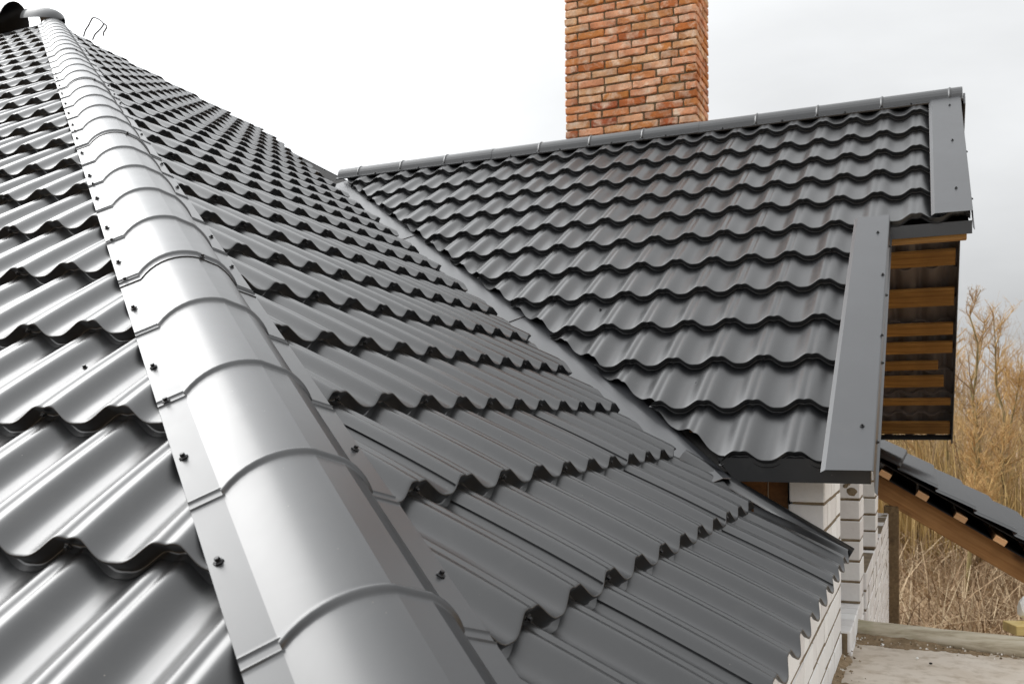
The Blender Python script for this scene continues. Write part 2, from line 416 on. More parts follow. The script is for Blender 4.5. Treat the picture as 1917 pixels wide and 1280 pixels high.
# the 300 tiles that show largest are single tiles, the small far ones one mass
def score(sl, u, y, planes):
    c = sl.p(u, y+S/2, .02)
    if any(side(c, pl) > .12 for pl in planes): return None
    q = proj(c)
    if q is None or not (-140 < q[0] < 2050 and -100 < q[1] < 1450): return None
    return -sl.n.dot(c.normalized())/(q[2]**2)
cand = []
for sl, cells, pf in ((SA, cellsA, planesA), (SB, cellsB, planesB)):
    for u, y, r in cells:
        s_ = score(sl, u, y, pf(r))
        if s_ is not None: cand.append((s_, sl.p(u, y+S/2, 0)))
cand.sort(key=lambda c: -c[0])
big = {(round(p.x, 3), round(p.y, 3), round(p.z, 3)) for _, p in cand[:318]}
pick = lambda c: (round(c.x, 3), round(c.y, 3), round(c.z, 3)) in big
lay_tiles(SA, cellsA, planesA, slA, 'hipA', pick)
lay_tiles(SB, cellsB, planesB, slB, 'hipB', pick, 0)
for k, par in (('hipA', slA), ('hipB', slB)):
    o = wobj('far_metal_tiles', STUFF[k][0], STUFF[k][1], M['metal'], par, True); o['kind'] = 'stuff'

SCREWS_A = ((-1.586, 1.423), (-1.05, .825), (-2.555, 2.012))
# screws on step faces and troughs
def face_screw(sl, u, y, parent): screw(sl.p(u, y-.0005, ST*.45+H), -sl.ny, parent, .9)
rs = random.Random(3)
for r in range(0, 9):
    for i in range(-30, 6):
        if (i+2*r) % 3 == 1:
            c = sl_c = SA.p(i*W, r*S, 0)
            if side(c, hipA) < -.06:
                q = proj(c)
                if q and -60 < q[0] < 700: face_screw(SA, i*W-.004, r*S, slA)
for r in range(1, 11):
    for j in range(-2, 18):
        if (j+r) % 2 == 0:
            c = SB.p(-j*W, r*S, 0)
            if side(c, hipB) < -.06 and side(c, valB) < -.08: face_screw(SB, -j*W-.004, r*S, slB)
for p, par, sl in (((-.67, 1.589), slB, SB), ((-.351, 1.775), slB, SB), ((-.30, 2.35), slB, SB)):
    screw((p[0], p[1], zB(p[0])+.008), SB.n, par)

for xy in SCREWS_A: screw((xy[0], xy[1], zA(xy[1])+.012), SA.n, slA)
# edge of the overlapping sheet: a thin raised lip down one wave of slope B
def lap_mesh():
    ts = [-.30, -.299, -.27, -.24, -.21, -.18, -.15, -.12]; vs, fs = [], []
    rows = [(y, rise_at(y)) for y in (S-.001, S*.93, S*.85, S*.72, S*.55, S*.36, S*.16, .012, .004)]
    for y, h in rows:
        for k, t in enumerate(ts):
            e = 0 if k == 0 else .0034*(1-(k-1)/(len(ts)-2))+.0003
            vs.append((t*W, y+KL*(min(prof(t)/(H-.002), 1)-1), prof(t)+h+e))
    n = len(ts)
    for i in range(len(rows)-1):
        for k in range(n-1): fs.append((i*n+k, (i+1)*n+k, (i+1)*n+k+1, i*n+k+1))
    return mesh('sheet_lap', vs, fs, M['metal'], False)
LAP = lap_mesh()
for r in range(0, 3): mobj('sheet_lap', LAP, slB, SB.M(-9*W, r*S))
for r in range(0, 3): mobj('sheet_lap', LAP, slB, SB.M(-3*W, r*S))
# valley flashing: three overlapping lengths
for k, (x0, x1) in enumerate(((-.68, -1.95), (-1.9, -3.15), (-3.1, -4.4))):
    a, b = val_pt(x0), val_pt(x1)
    cdir = (SC.ny - VALD*SC.ny.dot(VALD)).normalized(); bdir = (SB.ny - VALD*SB.ny.dot(VALD)).normalized()
    if cdir.dot(vn) < 0: cdir = -cdir
    if bdir.dot(vn) > 0: bdir = -bdir
    lift = Vector((0, 0, .004-.003*0))
    vs = []
    for t, dz in ((0, .004), (1, -.001)):
        P = a.lerp(b, t)+Vector((0, 0, dz+.003))
        w_ = (.10, .07) if (k == 0 and t == 0) else (.26, .13)
        vs += [P+cdir*w_[0]-SC.n*.022, P+cdir*w_[1]-SC.n*.005, P+cdir*.010, P, P+bdir*.010, P+bdir*.16-SB.n*.02]
    nb = len(vs)//2
    fs = [(nb+i, nb+i+1, i+1, i) for i in range(nb-1)]
    vs2 = vs+[v-Vector((0, 0, .0016)) for v in vs]; m_ = len(vs)
    fs += [tuple(reversed([i+m_ for i in f])) for f in fs]+[(i, i+m_, i+1+m_, i+1) for i in range(nb-1)]
    o = wobj('valley_flashing', vs2, fs, M['flash'], roof)

# ---- half-round caps
def cap_mesh(cross, t0, t1, ribs, axis, origin, lap=.0025):
    """cross(lift) -> list of (point offset, kind, outward) ; ribs at positions along axis"""
    st = [t0, t1]
    for r in ribs:
        st += [r+d for d in (-.020, -.016, -.0125, -.0105, -.0085, -.006, -.003, 0, .003, .006, .0085, .0105, .0125, .016, .020) if t0 < r+d < t1]
    k = t0
    st = sorted(set(st))
    vs, rows = [], []
    for t in st:
        lift = lap*(1-(t-t0)/(t1-t0))+.0005
        bead = 0; notch = 0
        for r in ribs:
            d = abs(t-r)
            if d < .0115: bead = max(bead, .0062*(.5+.5*math.cos(math.pi*d/.0115)))
            for q in (-.0105, .0105):
                e = abs(t-(r+q))
                if e < .0025: notch = max(notch, .0032*(1-e/.0025))
        for off, kind, out in cross:
            o = out*lift
            if kind == 1: o = o+out*bead
            elif kind == 0: o = o+out*notch
            vs.append(origin+axis*t+off+o)
    n = len(cross); fs = []
    for i in range(len(st)-1):
        for k in range(n-1): fs.append((i*n+k, i*n+k+1, (i+1)*n+k+1, (i+1)*n+k))
    # thickness at the lower end
    base = len(vs)
    vs += [vs[k]-cross[k][2]*.0022 for k in range(n)]
    for k in range(n-1): fs.append((k, base+k, base+k+1, k+1))
    return vs, fs
def cap_obj(name, data, mat, parent, axis, sharp=32):
    o = wobj(name, data[0], data[1], mat, parent, True)
    bm = bmesh.new(); bm.from_mesh(o.data); bmesh.ops.recalc_face_normals(bm, faces=bm.faces[:])
    for e in bm.edges:
        if len(e.link_faces) == 2:
            along = abs((e.verts[0].co-e.verts[1].co).normalized().dot(axis)) > .9
            if e.calc_face_angle(0) > (R(9) if along else R(40)): e.smooth = False
    bm.to_mesh(o.data); bm.free(); return o
# hip cap cross-section, perpendicular to the hip
aA = SA.n.cross(HIPD); aA = aA if aA.dot(hn) < 0 else -aA
aB = SB.n.cross(HIPD); aB = aB if aB.dot(hn) > 0 else -aB
HBA, HBB, HH = .077, .156, .068      # the cap sits a little towards slope B
top0 = Vector((0, 0, 0))
crestA = SA.n*(H+ST+.001); crestB = SB.n*(H+ST+.001)
# both crest planes meet in a line above the hip line
hm = (SA.n+SB.n).normalized(); rise = hm*((H+ST)/hm.dot(SA.n))
el = (aB*HBB-aA*HBA).normalized(); em = HIPD.cross(el).normalized(); em = em if em.z > 0 else -em
cen = (aA*HBA+aB*HBB)*.5+rise
wdt = (aB*HBB-aA*HBA).length/2
cross = [(rise+aA*(HBA+.052)-SA.n*.009, 2, SA.n), (rise+aA*(HBA+.05), 0, SA.n), (rise+aA*(HBA+.025), 0, SA.n), (rise+aA*(HBA+.002), 0, SA.n)]
def arc(ph):
    "circular segment: chord 2*wdt, rise HH; ph 180..0 from slope A to slope B"
    Rr = (wdt*wdt+HH*HH)/(2*HH); e = math.asin(wdt/Rr); a = (ph-90)/90*e
    return el*(-math.sin(a)*Rr)+em*(math.cos(a)*Rr-(Rr-HH)), (el*-math.sin(a)+em*math.cos(a))
for ph in (178, 168, 158, 148, 138, 128, 118, 109, 100, 92, 84, 52, 46, 38, 29, 20, 11, 2):
    pp, o_ = arc(ph)
    cross.append((cen+pp, 1, o_))
cross += [(rise+aB*(HBB+.002), 0, SB.n), (rise+aB*(HBB+.025), 0, SB.n), (rise+aB*(HBB+.05), 0, SB.n), (rise+aB*(HBB+.052)-SB.n*.009, 2, SB.n)]
horg = hip_pt(-.6)
t_end = (APEX-horg).dot(HIPD)-.05
ribs = [.0186+.36*k for k in range(-2, 60) if .0186+.36*k < t_end-.03]
bounds = [-.62, 1.428, 3.228, 5.028, 6.828, t_end]
def cap_pt(ph, t, lift=.0):
    pp, o_ = arc(ph); return horg+HIPD*t+cen+pp+o_*lift
for k in range(5):
    t0, t1 = bounds[k], min(bounds[k+1]+.05, t_end)
    cp = cap_obj('hip_cap', cap_mesh(cross, t0, t1, [r for r in ribs if t0+.012 < r < t1-.02], HIPD, horg), M['metal_ridge'], roof, HIPD)
    screw(cap_pt(76, t0+.012, .002), em, cp, 1.0)
    for r in ribs:
        if t0 < r < t1-.06 and r < 6:
            screw(horg+HIPD*(r-.13-.1*(rs.random()))+rise+aA*(HBA+.036)+SA.n*.002, SA.n, cp, .95)
            if rs.random() < .6: screw(horg+HIPD*(r-.12-.1*(rs.random()))+rise+aB*(HBB+.034)+SB.n*.002, SB.n, cp, .95)
            if rs.random() < .45: screw(horg+HIPD*r+rise+aA*(HBA+.034)+SA.n*.003, SA.n, cp, .95)
# caps on the main ridge: a dome over the apex and loose lengths running west
def half_tube(a, b, rx, rz, up, mat, parent, name, nring=6, closed_end=False, flare=0, cut=0):
    a, b = Vector(a), Vector(b); ax = (b-a).normalized(); sd_ = ax.cross(up).normalized(); uu = sd_.cross(ax)
    vs, fs = [], []; n = 17
    for i in range(nring):
        t = i/(nring-1); s_ = 1+flare*math.sin(math.pi*t)
        if closed_end: s_ *= math.sqrt(max(0.02, 1-(max(0, t-.35)/.65)**2))
        for k in range(n):
            p = math.pi*k/(n-1)
            vs.append(a.lerp(b, t)+sd_*math.cos(p)*rx*s_+uu*math.sin(p)*rz*s_)
    for i in range(nring-1):
        for k in range(n-1): fs.append(((i+1)*n+k, (i+1)*n+k+1, i*n+k+1, i*n+k))
    m_ = len(vs)
    vs2 = [a.lerp(b, (j//n)/(nring-1))+(v-a.lerp(b, (j//n)/(nring-1)))*.97 for j, v in enumerate(vs)]
    fs += [tuple(reversed([q+m_ for q in f])) for f in fs]
    fs += [(k, m_+k, m_+k+1, k+1) for k in range(n-1)]
    return wobj(name, vs+vs2, fs, mat, parent, True)
half_tube((-8.24, 6.74, 4.03), (-7.76, 6.72, 3.96), .12, .135, Vector((0, 0, 1)), M['flash'], roof, 'apex_cap', 9, True)
half_tube((-10.2, 6.86, 3.90), (-8.46, 6.72, 4.00), .17, .30, Vector((0, .25, 1)), M['flash'], roof, 'ridge_cap', 5)

# ------------------------------------------------------------------ wing roof
wing = thing('wing_roof', Vector((-2, 6.4, -.2)), 'dark metal tile gable roof with orange battens showing under its far slope', 'roof')
X0, X1, X2 = -4.45, -.155, .205
slC = deck('roof_slope', [val_pt(-.80)+Vector((0, 0, 0)), (-.17, 3.30, zC(3.30)), (-.17, YR, zC(YR)), (X0, YR, zC(YR)), val_pt(X0)], SC.n, wing)
tag(slC, 'near slope of the wing running down to the valley')
deck('verge_deck', [(-.16, 4.95, zC(4.95)), (.2, 4.95, zC(4.95)), (.2, YR, zC(YR)), (-.16, YR, zC(YR))], SC.n, slC)
topC = (Vector((0, YR-.004, 0)), Vector((0, 1, 0)))
cellsC = [(-i*W, -r*S, r) for r in range(0, 12) for i in range(-2, 27)]
def planesC(r): return [valC, topC, (Vector((X2 if r <= 5 else X1, 0, 0)), Vector((1, 0, 0)))]
lay_tiles(SC, cellsC, planesC, slC)
for r in range(0, 11):
    for i in range(1, 24):
        if (i*2+r) % 5 == 0:
            c = SC.p(-i*W, -r*S, 0)
            if side(c, valC) < -.1 and (r <= 5 or i >= 2): face_screw(SC, -i*W, -r*S, slC)
for (x_, y_) in ((-.335, 3.36), (-.60, 3.375), (-.83, 3.72), (-1.15, 3.93), (-1.42, 4.3), (-2.1, 4.75), (-.14, 4.99), (-2.6, 5.35), (-3.0, 5.5)):
    screw((x_, y_, zC(y_)+.012), SC.n, slC)
# far slope, its underside and battens are seen from below
SF = Slope(Vector((OC.x, 2*YR-OC.y, OC.z)), (-1, 0, 0), (0, -math.cos(PC), math.sin(PC)))
xf = .235
fd = deck('roof_slope', [(-4.4, YR, zC(YR)), (-.9, YR, zC(YR)), (-.9, 9.55, zC(2*YR-9.55)), (-4.4, 9.55, zC(2*YR-9.55))], SF.n, wing)
tag(fd, 'far slope of the wing, bare from below at its end')
cellsF = [(i*W, -r*S, r) for r in range(0, 12) for i in range(-2, 7)]
lay_tiles(SF, cellsF, lambda r: [(Vector((xf, 0, 0)), Vector((1, 0, 0))), (Vector((0, YR+.004, 0)), Vector((0, -1, 0)))], fd)
def far_pt(x, dist, h): return Vector((x, YR, zC(YR))) + Vector((0, math.cos(PC), -math.sin(PC)))*dist + SF.n*h
for k, (d0, d1, xe) in enumerate(((.98, 1.02, .20), (1.25, 1.43, .215), (1.67, 1.89, .215), (2.09, 2.25, .215), (2.33, 2.49, .215), (2.59, 2.72, .11), (2.80, 2.97, .155), (3.14, 3.25, .215), (3.51, 3.72, .215))):
    o = beam('batten', far_pt(-1.0, (d0+d1)/2, -.045), far_pt(xe, (d0+d1)/2, -.045), d1-d0-.02, .024, M['batten'], wing, SF.n, .003)
# trim board along the far slope's free edge and metal at its foot
o = beam('barge_board', far_pt(.236, -.05, -.02), far_pt(.236, 3.86, -.02), .012, .10, M['flash'], wing, SF.n, .002)
o = beam('eave_fascia', far_pt(-.9, 3.80, -.035), far_pt(.235, 3.80, -.035), .012, .055, M['flash'], wing, SF.n, .002)
# counter battens running down the slope under the tiles, on the house side
beam('rafter', far_pt(-.62, .2, -.11), far_pt(-.62, 3.6, -.11), .05, .10, M['rafter'], wing, SF.n, .003)
# verge flashings: bent plate, lip and drop
def verge(x0, x1, y0, y1, drop, name):
    hh = H+ST+.006
    n = SC.n; a = Vector((0, y0, zC(y0)))+n*hh; b = Vector((0, y1, zC(y1)))+n*hh
    ex = Vector((1, 0, 0))
    sec = [(-.015, -.010), (0, 0), (x1-x0-.004, 0), (x1-x0, -.003), (x1-x0+.002, -drop), (x1-x0+.010, -drop-.012)]
    vs = []
    for P in (a, b):
        for dx, dh in sec: vs.append(P+ex*(x0+dx)+n*dh)
    k = len(sec); fs = [(i, i+1, k+i+1, k+i) for i in range(k-1)]
    m_ = len(vs); vs += [v-n*.0016-ex*.0008 for v in vs]
    fs += [tuple(reversed([q+m_ for q in f])) for f in fs]+[(i, i+m_, i+1+m_, i+1) for i in range(k-1)]+[(k+i+1, k+i+1+m_, k+i+m_, k+i) for i in range(k-1)]
    o = wobj('verge_flashing', vs, fs, M['flash'], wing)
    return o, a, b, n
o, a, b, n = verge(-.292, -.147, 3.205, 4.93, .085, 'low')
for t in (.12, .42, .68, .9): screw(a.lerp(b, t)+Vector((-.165-.03*math.sin(t*9), 0, 0))+n*.001, n, o, 1.0)
for t in (.1, .35, .62, .86): screw(a.lerp(b, t)+Vector((-.145, 0, 0))-n*.035, (1, 0, 0), o, 1.0)
o, a, b, n = verge(.052, .214, 4.905, 6.43, .085, 'high')
for t in (.16, .55, .9): screw(a.lerp(b, t)+Vector((.15, 0, 0))+n*.001, n, o, 1.0)
for t in (.13, .5): screw(a.lerp(b, t)+Vector((.216, 0, 0))-n*.04, (1, 0, 0), o, 1.0)
# eave metal under the tile edges
def fascia(x0, x1, y, ztop, hgt, parent, mat, d=.004):
    vs = box8((x0, y, ztop-hgt), (x1-x0, 0, 0), (0, d, 0), (0, 0, hgt)); return wobj('eave_fascia', vs, BOXF, mat, parent)
ye = OC.y-11*S*math.cos(PC); ze = zC(ye)
ze -= .004
vs = [Vector(v) for v in ((-.66, ye+.014, ze+.045), (-.160, ye+.014, ze+.045), (-.160, ye+.016, ze-.036), (-.60, ye+.016, ze-.036), (-.160, ye+.06, ze+.02), (-.66, ye+.06, ze+.02), (-.60, ye+.06, ze-.034), (-.160, ye+.06, ze-.034))]
wobj('eave_fascia', vs, [(0, 3, 2, 1), (3, 6, 7, 2), (0, 1, 4, 5), (1, 2, 7, 4), (0, 5, 6, 3)], M['metal'], wing)
y5 = OC.y-5*S*math.cos(PC); z5 = zC(y5)
fascia(-.145, .212, y5+.014, z5+.012, .062, wing, M['metal'])
beam('batten', (-.15, y5+.06, z5-.055), (.19, y5+.06, z5-.055), .045, .03, M['batten'], wing)
# wing ridge cap
RB, RH = .088, .052
nC, nF = SC.n, SF.n
dC = Vector((0, -math.cos(PC), -math.sin(PC))); dF = Vector((0, math.cos(PC), -math.sin(PC)))
rise2 = Vector((0, 0, (H+ST)/math.cos(PC)-.004))
cen2 = rise2+Vector((0, 0, -math.sin(PC)*RB)); w2 = math.cos(PC)*RB
cr2 = [(rise2+dC*(RB+.034)-nC*.008, 2, nC), (rise2+dC*(RB+.032), 0, nC), (rise2+dC*(RB+.002), 0, nC)]
HH2 = RH+.03
for ph in (176, 165, 152, 138, 124, 110, 98, 82, 70, 56, 42, 28, 15, 4):
    a = R(ph); o_ = Vector((0, -math.cos(math.pi-a)*-1 if 0 else math.cos(a), math.sin(a)))
    cr2.append((cen2+Vector((0, math.cos(a)*w2, 0))+Vector((0, 0, (math.sin(a)**.85)*HH2)), 1, o_))
cr2 += [(rise2+dF*(RB+.002), 0, nF), (rise2+dF*(RB+.032), 0, nF), (rise2+dF*(RB+.034)-nF*.008, 2, nF)]
rorg = Vector((0, YR, zC(YR)))
ax = Vector((-1, 0, 0))
rr = [-.155+.39*k for k in range(0, 12)]
for t0, t1 in ((-.225, 1.41), (1.40, 2.97), (2.96, 4.33)):
    cp = cap_obj('ridge_cap', cap_mesh(cr2, t0, t1, [r for r in rr if t0+.02 < r < t1-.02], ax, rorg), M['metal_ridge'], wing, ax)
    for r in rr:
        if t0 < r-.1 < t1: screw(rorg+ax*(r-.17)+rise2+dC*(RB+.02)+nC*.002, nC, cp, 1.1)
# end plate of the ridge at the gable
def ridge_end():
    vs = [rorg+Vector((.226, 0, 0))+c[0] for c in cr2]; vs.append(rorg+Vector((.226, 0, -.07)))
    return wobj('ridge_end', vs+[v+Vector((-.003, 0, 0)) for v in vs], [tuple(range(len(vs))), tuple(range(2*len(vs)-1, len(vs)-1, -1))], M['metal_ridge'], wing)
ridge_end()
# ------------------------------------------------------------------ chimney
chim = thing('chimney', Vector((-2.42, 8.42, .6)), 'tall red brick chimney rising behind the wing ridge', 'chimney')
CX0, CX1, CY0, CY1 = -3.03, -1.805, 8.17, 8.68
core = wobj('mortar_core', box8((CX0+.014, CY0+.014, .6), (CX1-CX0-.028, 0, 0), (0, CY1-CY0-.028, 0), (0, 0, 3.93)), BOXF, M['mortar'], chim)
BL, BH, BD, J = .243, .060, .115, .0150
RBR = {}
def red_brick(L_, k):
    key = (round(L_, 3), k)
    if key not in RBR:
        bm = bmesh.new(); bmesh.ops.create_cube(bm, size=1)
        bmesh.ops.subdivide_edges(bm, edges=[e for e in bm.edges if abs(e.verts[0].co.x-e.verts[1].co.x) > .5], cuts=3)
        for v in bm.verts: v.co = Vector((v.co.x*L_, v.co.y*BD, v.co.z*BH))
        sh = [e for e in bm.edges if len(e.link_faces) == 2 and e.calc_face_angle(0) > .5]
        bmesh.ops.bevel(bm, geom=sh, offset=.007, segments=1, affect='EDGES')
        q = random.Random(k*31+int(L_*1000))
        for v in bm.verts: v.co += Vector((q.uniform(-.004, .004), q.uniform(-.0035, .0035), q.uniform(-.0038, .0038)))
        me = bpy.data.meshes.new('brick'); bm.to_mesh(me); bm.free(); me.materials.append(M['red_brick']); RBR[key] = me
    return RBR[key]
def add_red(cx_, cy_, cz_, L_, rot):
    m_ = Matrix.Translation((cx_+rs.uniform(-.002, .002), cy_+rs.uniform(-.003, .003), cz_+rs.uniform(-.0015, .0015))) @ Matrix.Rotation(rot+rs.uniform(-.008, .008), 4, 'Z') @ Matrix.Rotation(rs.uniform(-.008, .008), 4, 'Y')
    mobj('brick', red_brick(L_, rs.randrange(5)), chim, m_)
row = 0; z = 1.78
while z < 4.50:
    odd = row % 2
    zc_ = z+BH/2
    # front and back faces
    xa = CX0; segs = []
    if odd: segs.append(BD)
    while True:
        used = sum(segs)+J*len(segs); left = (CX1-CX0)-used
        if left < .08: break
        l_ = min(BL*rs.choice((1, 1, 1, .96, 1.03, .9)), left)
        if left-l_ < .1: l_ = left
        if l_ > BL*1.25: l_ = left/2-J/2
        if rs.random() < .05 and l_ > .2 and left > .4: l_ = .12
        segs.append(l_)
    xx = xa
    for l_ in segs:
        add_red(xx+l_/2, CY0+BD/2, zc_, round(l_/.02)*.02-.001 if l_ < left else l_, 0); xx += l_+J
    # returns on both sides
    ylen = (CY1-CY0)-(BD+J)
    for sx in (0, 1):
        yy = CY0+BD+J
        nn = 2
        first = .12 if odd else .2
        for l_ in (first, ylen-first-J):
            add_red((CX1-BD/2) if sx else (CX0+BD/2), yy+l_/2, zc_, round(l_/.01)*.01, R(90)); yy += l_+J
    z += BH+J*.95; row += 1

# ------------------------------------------------------------------ white brick walls
WBR = {}
def wbrick(dims, k):
    key = (tuple(round(d, 3) for d in dims), k)
    if key not in WBR: WBR[key] = bevbox_mesh('brick', dims, .004, M['white_brick'], .0009, k+int(dims[0]*999))
    return WBR[key]
def lay_wall(name, x0, x1, y0, y1, z0, z1, label, cat, group=None, course=.098, sail=0, first=0):
    "running courses of white brick between the limits; long side along y"
    t = thing(name, Vector(((x0+x1)/2, (y0+y1)/2, z0)), label, cat, group)
    wobj('mortar_core', box8((x0+.012, y0+.008, z0), (x1-x0-.0145, 0, 0), (0, y1-y0-.016, 0), (0, 0, z1-z0-.006)), BOXF, M['mortar_tan'], t)
    z = z0; r = first
    while z < z1-.03:
        bh = course-.010; y = y0; k = 0
        while y < y1-.02:
            l_ = .12 if ((r % 2 == 0 and k == 0) or rs.random() < .42) else .25
            l_ = min(l_, y1-y)
            if y1-(y+l_) < .06: l_ = y1-y
            cx_ = (x0+x1)/2+rs.uniform(-.002, .002)
            m_ = Matrix.Translation((cx_, y+l_/2, z+.010+bh/2+rs.uniform(-.0012, .0012))) @ Matrix.Rotation(rs.uniform(-.006, .006), 4, 'Z')
            mobj('brick', wbrick((x1-x0, l_-.009, bh), rs.randrange(3)), t, m_)
            y += l_; k += 1
        z += course; r += 1
    return t
lay_wall('brick_wall', -.44, -.318, .95, 4.11, -1.38, -.50, 'white brick wall under the lower roof edge', 'brick wall')
lay_wall('brick_pillar', -.438, -.318, 3.42, 4.11, -.50, -.10, 'white brick pillar close beside the dark timber board', 'brick pillar', 'white brick pillars', first=1)
PIL = lay_wall('brick_pillar', -.50, -.281, 4.75, 5.02, -.885, .42, 'middle white brick pillar with a brown stain on its face', 'brick pillar', 'white brick pillars')
lay_wall('brick_pillar', -.48, -.262, 5.9, 6.2, -.77, .9, 'farthest white brick pillar, standing on the low wall', 'brick pillar', 'white brick pillars')
lay_wall('low_wall', -.52, -.268, 5.02, 8.2, -2.05, -.77, 'low white brick wall between two pillars', 'brick wall')
# brown smear of mortar on the middle pillar
for sx, sz, r_, sd_ in ((-.318, -.352, .020, 1.0), (-.345, -.325, .011, 2.0), (-.355, -.300, .008, 3.0), (-.33, -.315, .007, 4.0)):
    bm = bmesh.new(); bmesh.ops.create_icosphere(bm, subdivisions=2, radius=1)
    for v in bm.verts:
        k = 1+.4*mnoise.noise(v.co*2+Vector((sd_*7, 0, 0))); v.co = Vector((v.co.x*r_*k*1.1, v.co.y*.004*k, v.co.z*r_*k))
    me = bpy.data.meshes.new('stain'); bm.to_mesh(me); bm.free(); me.materials.append(M['mortar_tan'])
    mobj('stain', me, PIL, Matrix.Translation((sx, 4.7545, sz)))
# sill of bricks on edge
t = thing('brick_sill', Vector((-.37, 4.4, -1.0)), 'ledge of white bricks at the foot of the middle pillar', 'ledge')
wobj('mortar_core', box8((-.50, 4.115, -1.05), (.205, 0, 0), (0, .90, 0), (0, 0, .157)), BOXF, M['mortar_tan'], t)
for k in range(7):
    mobj('brick', wbrick((.22, .12, .088), k % 3), t, Matrix.Translation((-.392, 4.18+.129*k, -.929)) @ Matrix.Rotation(rs.uniform(-.02, .02), 4, 'Z'))
    mobj('brick', wbrick((.22, .12, .088), k % 3), t, Matrix.Translation((-.392, 4.24+.129*k, -1.03)) @ Matrix.Rotation(rs.uniform(-.02, .02), 4, 'Z'))
# inside of the house: dark plastered core so that nothing shows through the gaps
core = thing('house_wall', Vector((-4, 4, -3.5)), 'dark inner wall behind the brick pillars', 'wall')
wobj('inner_wall', box8((-9, 3.7, -3.5), (8.3, 0, 0), (0, 5.4, 0), (0, 0, 3.35)), BOXF, M['mortar_tan'], core)
wobj('inner_wall', box8((-13, 1.2, -3.5), (12.5, 0, 0), (0, 2.2, 0), (0, 0, 2.9)), BOXF, M['mortar_tan'], core)
# timber board and a thin black strip under the wing eave
t = thing('timber_board', Vector((-.6, 3.48, -.6)), 'amber upright timber board tucked under the wing eave', 'board')
for x_ in (-.80, -.655, -.51): beam('plank', (x_+.06, 3.52, -.62), (x_+.06, 3.52, -.02), .14, .025, M['board'], t, Vector((0, 1, 0)), .003)
wobj('black_sheet', box8((-.447, 3.47, -.6), (.010, 0, 0), (0, .06, 0), (0, 0, .55)), BOXF, M['black_sheet'], t)
# edge trim of the lower roof beside the wall
vs = []
for x_ in (-.80, SB.O.x+.012):
    c = Vector((x_, YE, zB(x_)))
    for dy, dh in ((-.055, .030), (-.045, .05), (-.02, .062), (.002, .060), (.012, .045), (.014, .0)): vs.append(c+Vector((0, dy, 0))+SB.n*dh)
fs = [(6+i, 7+i, i+1, i) for i in range(5)]; m_ = len(vs)
vs += [v-SB.n*.002 for v in vs]; fs += [tuple(reversed([q+m_ for q in f])) for f in fs]+[(i+6, i+7, i+7+m_, i+6+m_) for i in range(5)]
wobj('edge_trim', vs, fs, M['metal'], roof, True)

# ------------------------------------------------------------------ porch roof
porch = thing('porch_roof', Vector((0, 9, -3.5)), 'small sloping porch roof on an amber rafter beyond the brick wall', 'porch roof')
PP = R(30.9)
SP = Slope(Vector((.10, 8.36+W/2, -.545)), (0, 1, 0), (-math.cos(PP), 0, math.sin(PP)))
cellsP = [(j*W, -r*S, r) for r in range(-1, 4) for j in range(0, 19)]
pd = deck('porch_slope', [SP.p(-W/2+.03, -3*S, -.004), SP.p(18.4*W, -3*S, -.004), SP.p(18.4*W, 1.5*S, -.004), SP.p(-W/2+.03, 1.5*S, -.004)], SP.n, porch, off=-.008, th=.01)
lay_tiles(SP, cellsP, lambda r: [], pd)
rp = lambda y_, h: SP.p(y_-SP.O.y, 0, h)
dP = -SP.ny
deck('dark_fill', [SP.p(-W/2+.02, -3.2*S, 0), SP.p(18.4*W, -3.2*S, 0), SP.p(18.4*W, 2*S, 0), SP.p(-W/2+.02, 2*S, 0)], SP.n, porch, M['black_sheet'], off=-.113, th=.004)  # added dark sheet standing in for the shade between tiles and rafter
a0 = rp(8.49, -.118-.0875)-dP*.75; beam('rafter', a0, a0+dP*2.3, .05, .175, M['rafter'], porch, SP.n, .004)
for k in range(-1, 4):
    c = SP.p(0, -k*S, -.088)+dP*(-.05)
    beam('batten', c+Vector((0, -.10, 0)), c+Vector((0, 3.3, 0)), .095, .048, M['pale_batten'], porch, SP.n, .002).rotation_mode = 'XYZ'
beam('post', (-.255, 8.50, -3.5), (-.255, 8.50, -.74), .115, .115, M['post'], porch, Vector((0, 1, 0)), .006)
beam('tie_beam', (-.25, 8.50, -.70), (1.2, 11.2, -1.35), .05, .10, M['rafter'], porch)
beam('post', (1.28, 11.0, -3.5), (1.28, 11.0, -1.4), .11, .11, M['post'], porch, Vector((0, 1, 0)), .006)

# ------------------------------------------------------------------ terrace, log, debris
vs, fs = [], []
nx, ny = 30, 34
for j in range(ny+1):
    for i in range(nx+1):
        x_ = -.36+i*(4.2/nx); y_ = -.6+j*(5.15/ny)
        vs.append((x_, y_, -1.0+.006*mnoise.noise((x_*2, y_*2, 0))+.003*mnoise.noise((x_*9, y_*9, 3))))
for j in range(ny):
    for i in range(nx): fs.append((j*(nx+1)+i, j*(nx+1)+i+1, (j+1)*(nx+1)+i+1, (j+1)*(nx+1)+i))
m_ = len(vs); rim = [i for i in range(nx+1)]+[j*(nx+1)+nx for j in range(1, ny+1)]+[ny*(nx+1)+i for i in range(nx-1, -1, -1)]+[j*(nx+1) for j in range(ny-1, 0, -1)]
vs += [(vs[i][0], vs[i][1], -1.22) for i in rim]
for k in range(len(rim)): fs.append((rim[k], m_+k, m_+(k+1) % len(rim), rim[(k+1) % len(rim)]))
tag(wobj('terrace_slab', vs, fs, M['concrete'], None, True), 'weathered concrete terrace slab below the roof', kind='structure')
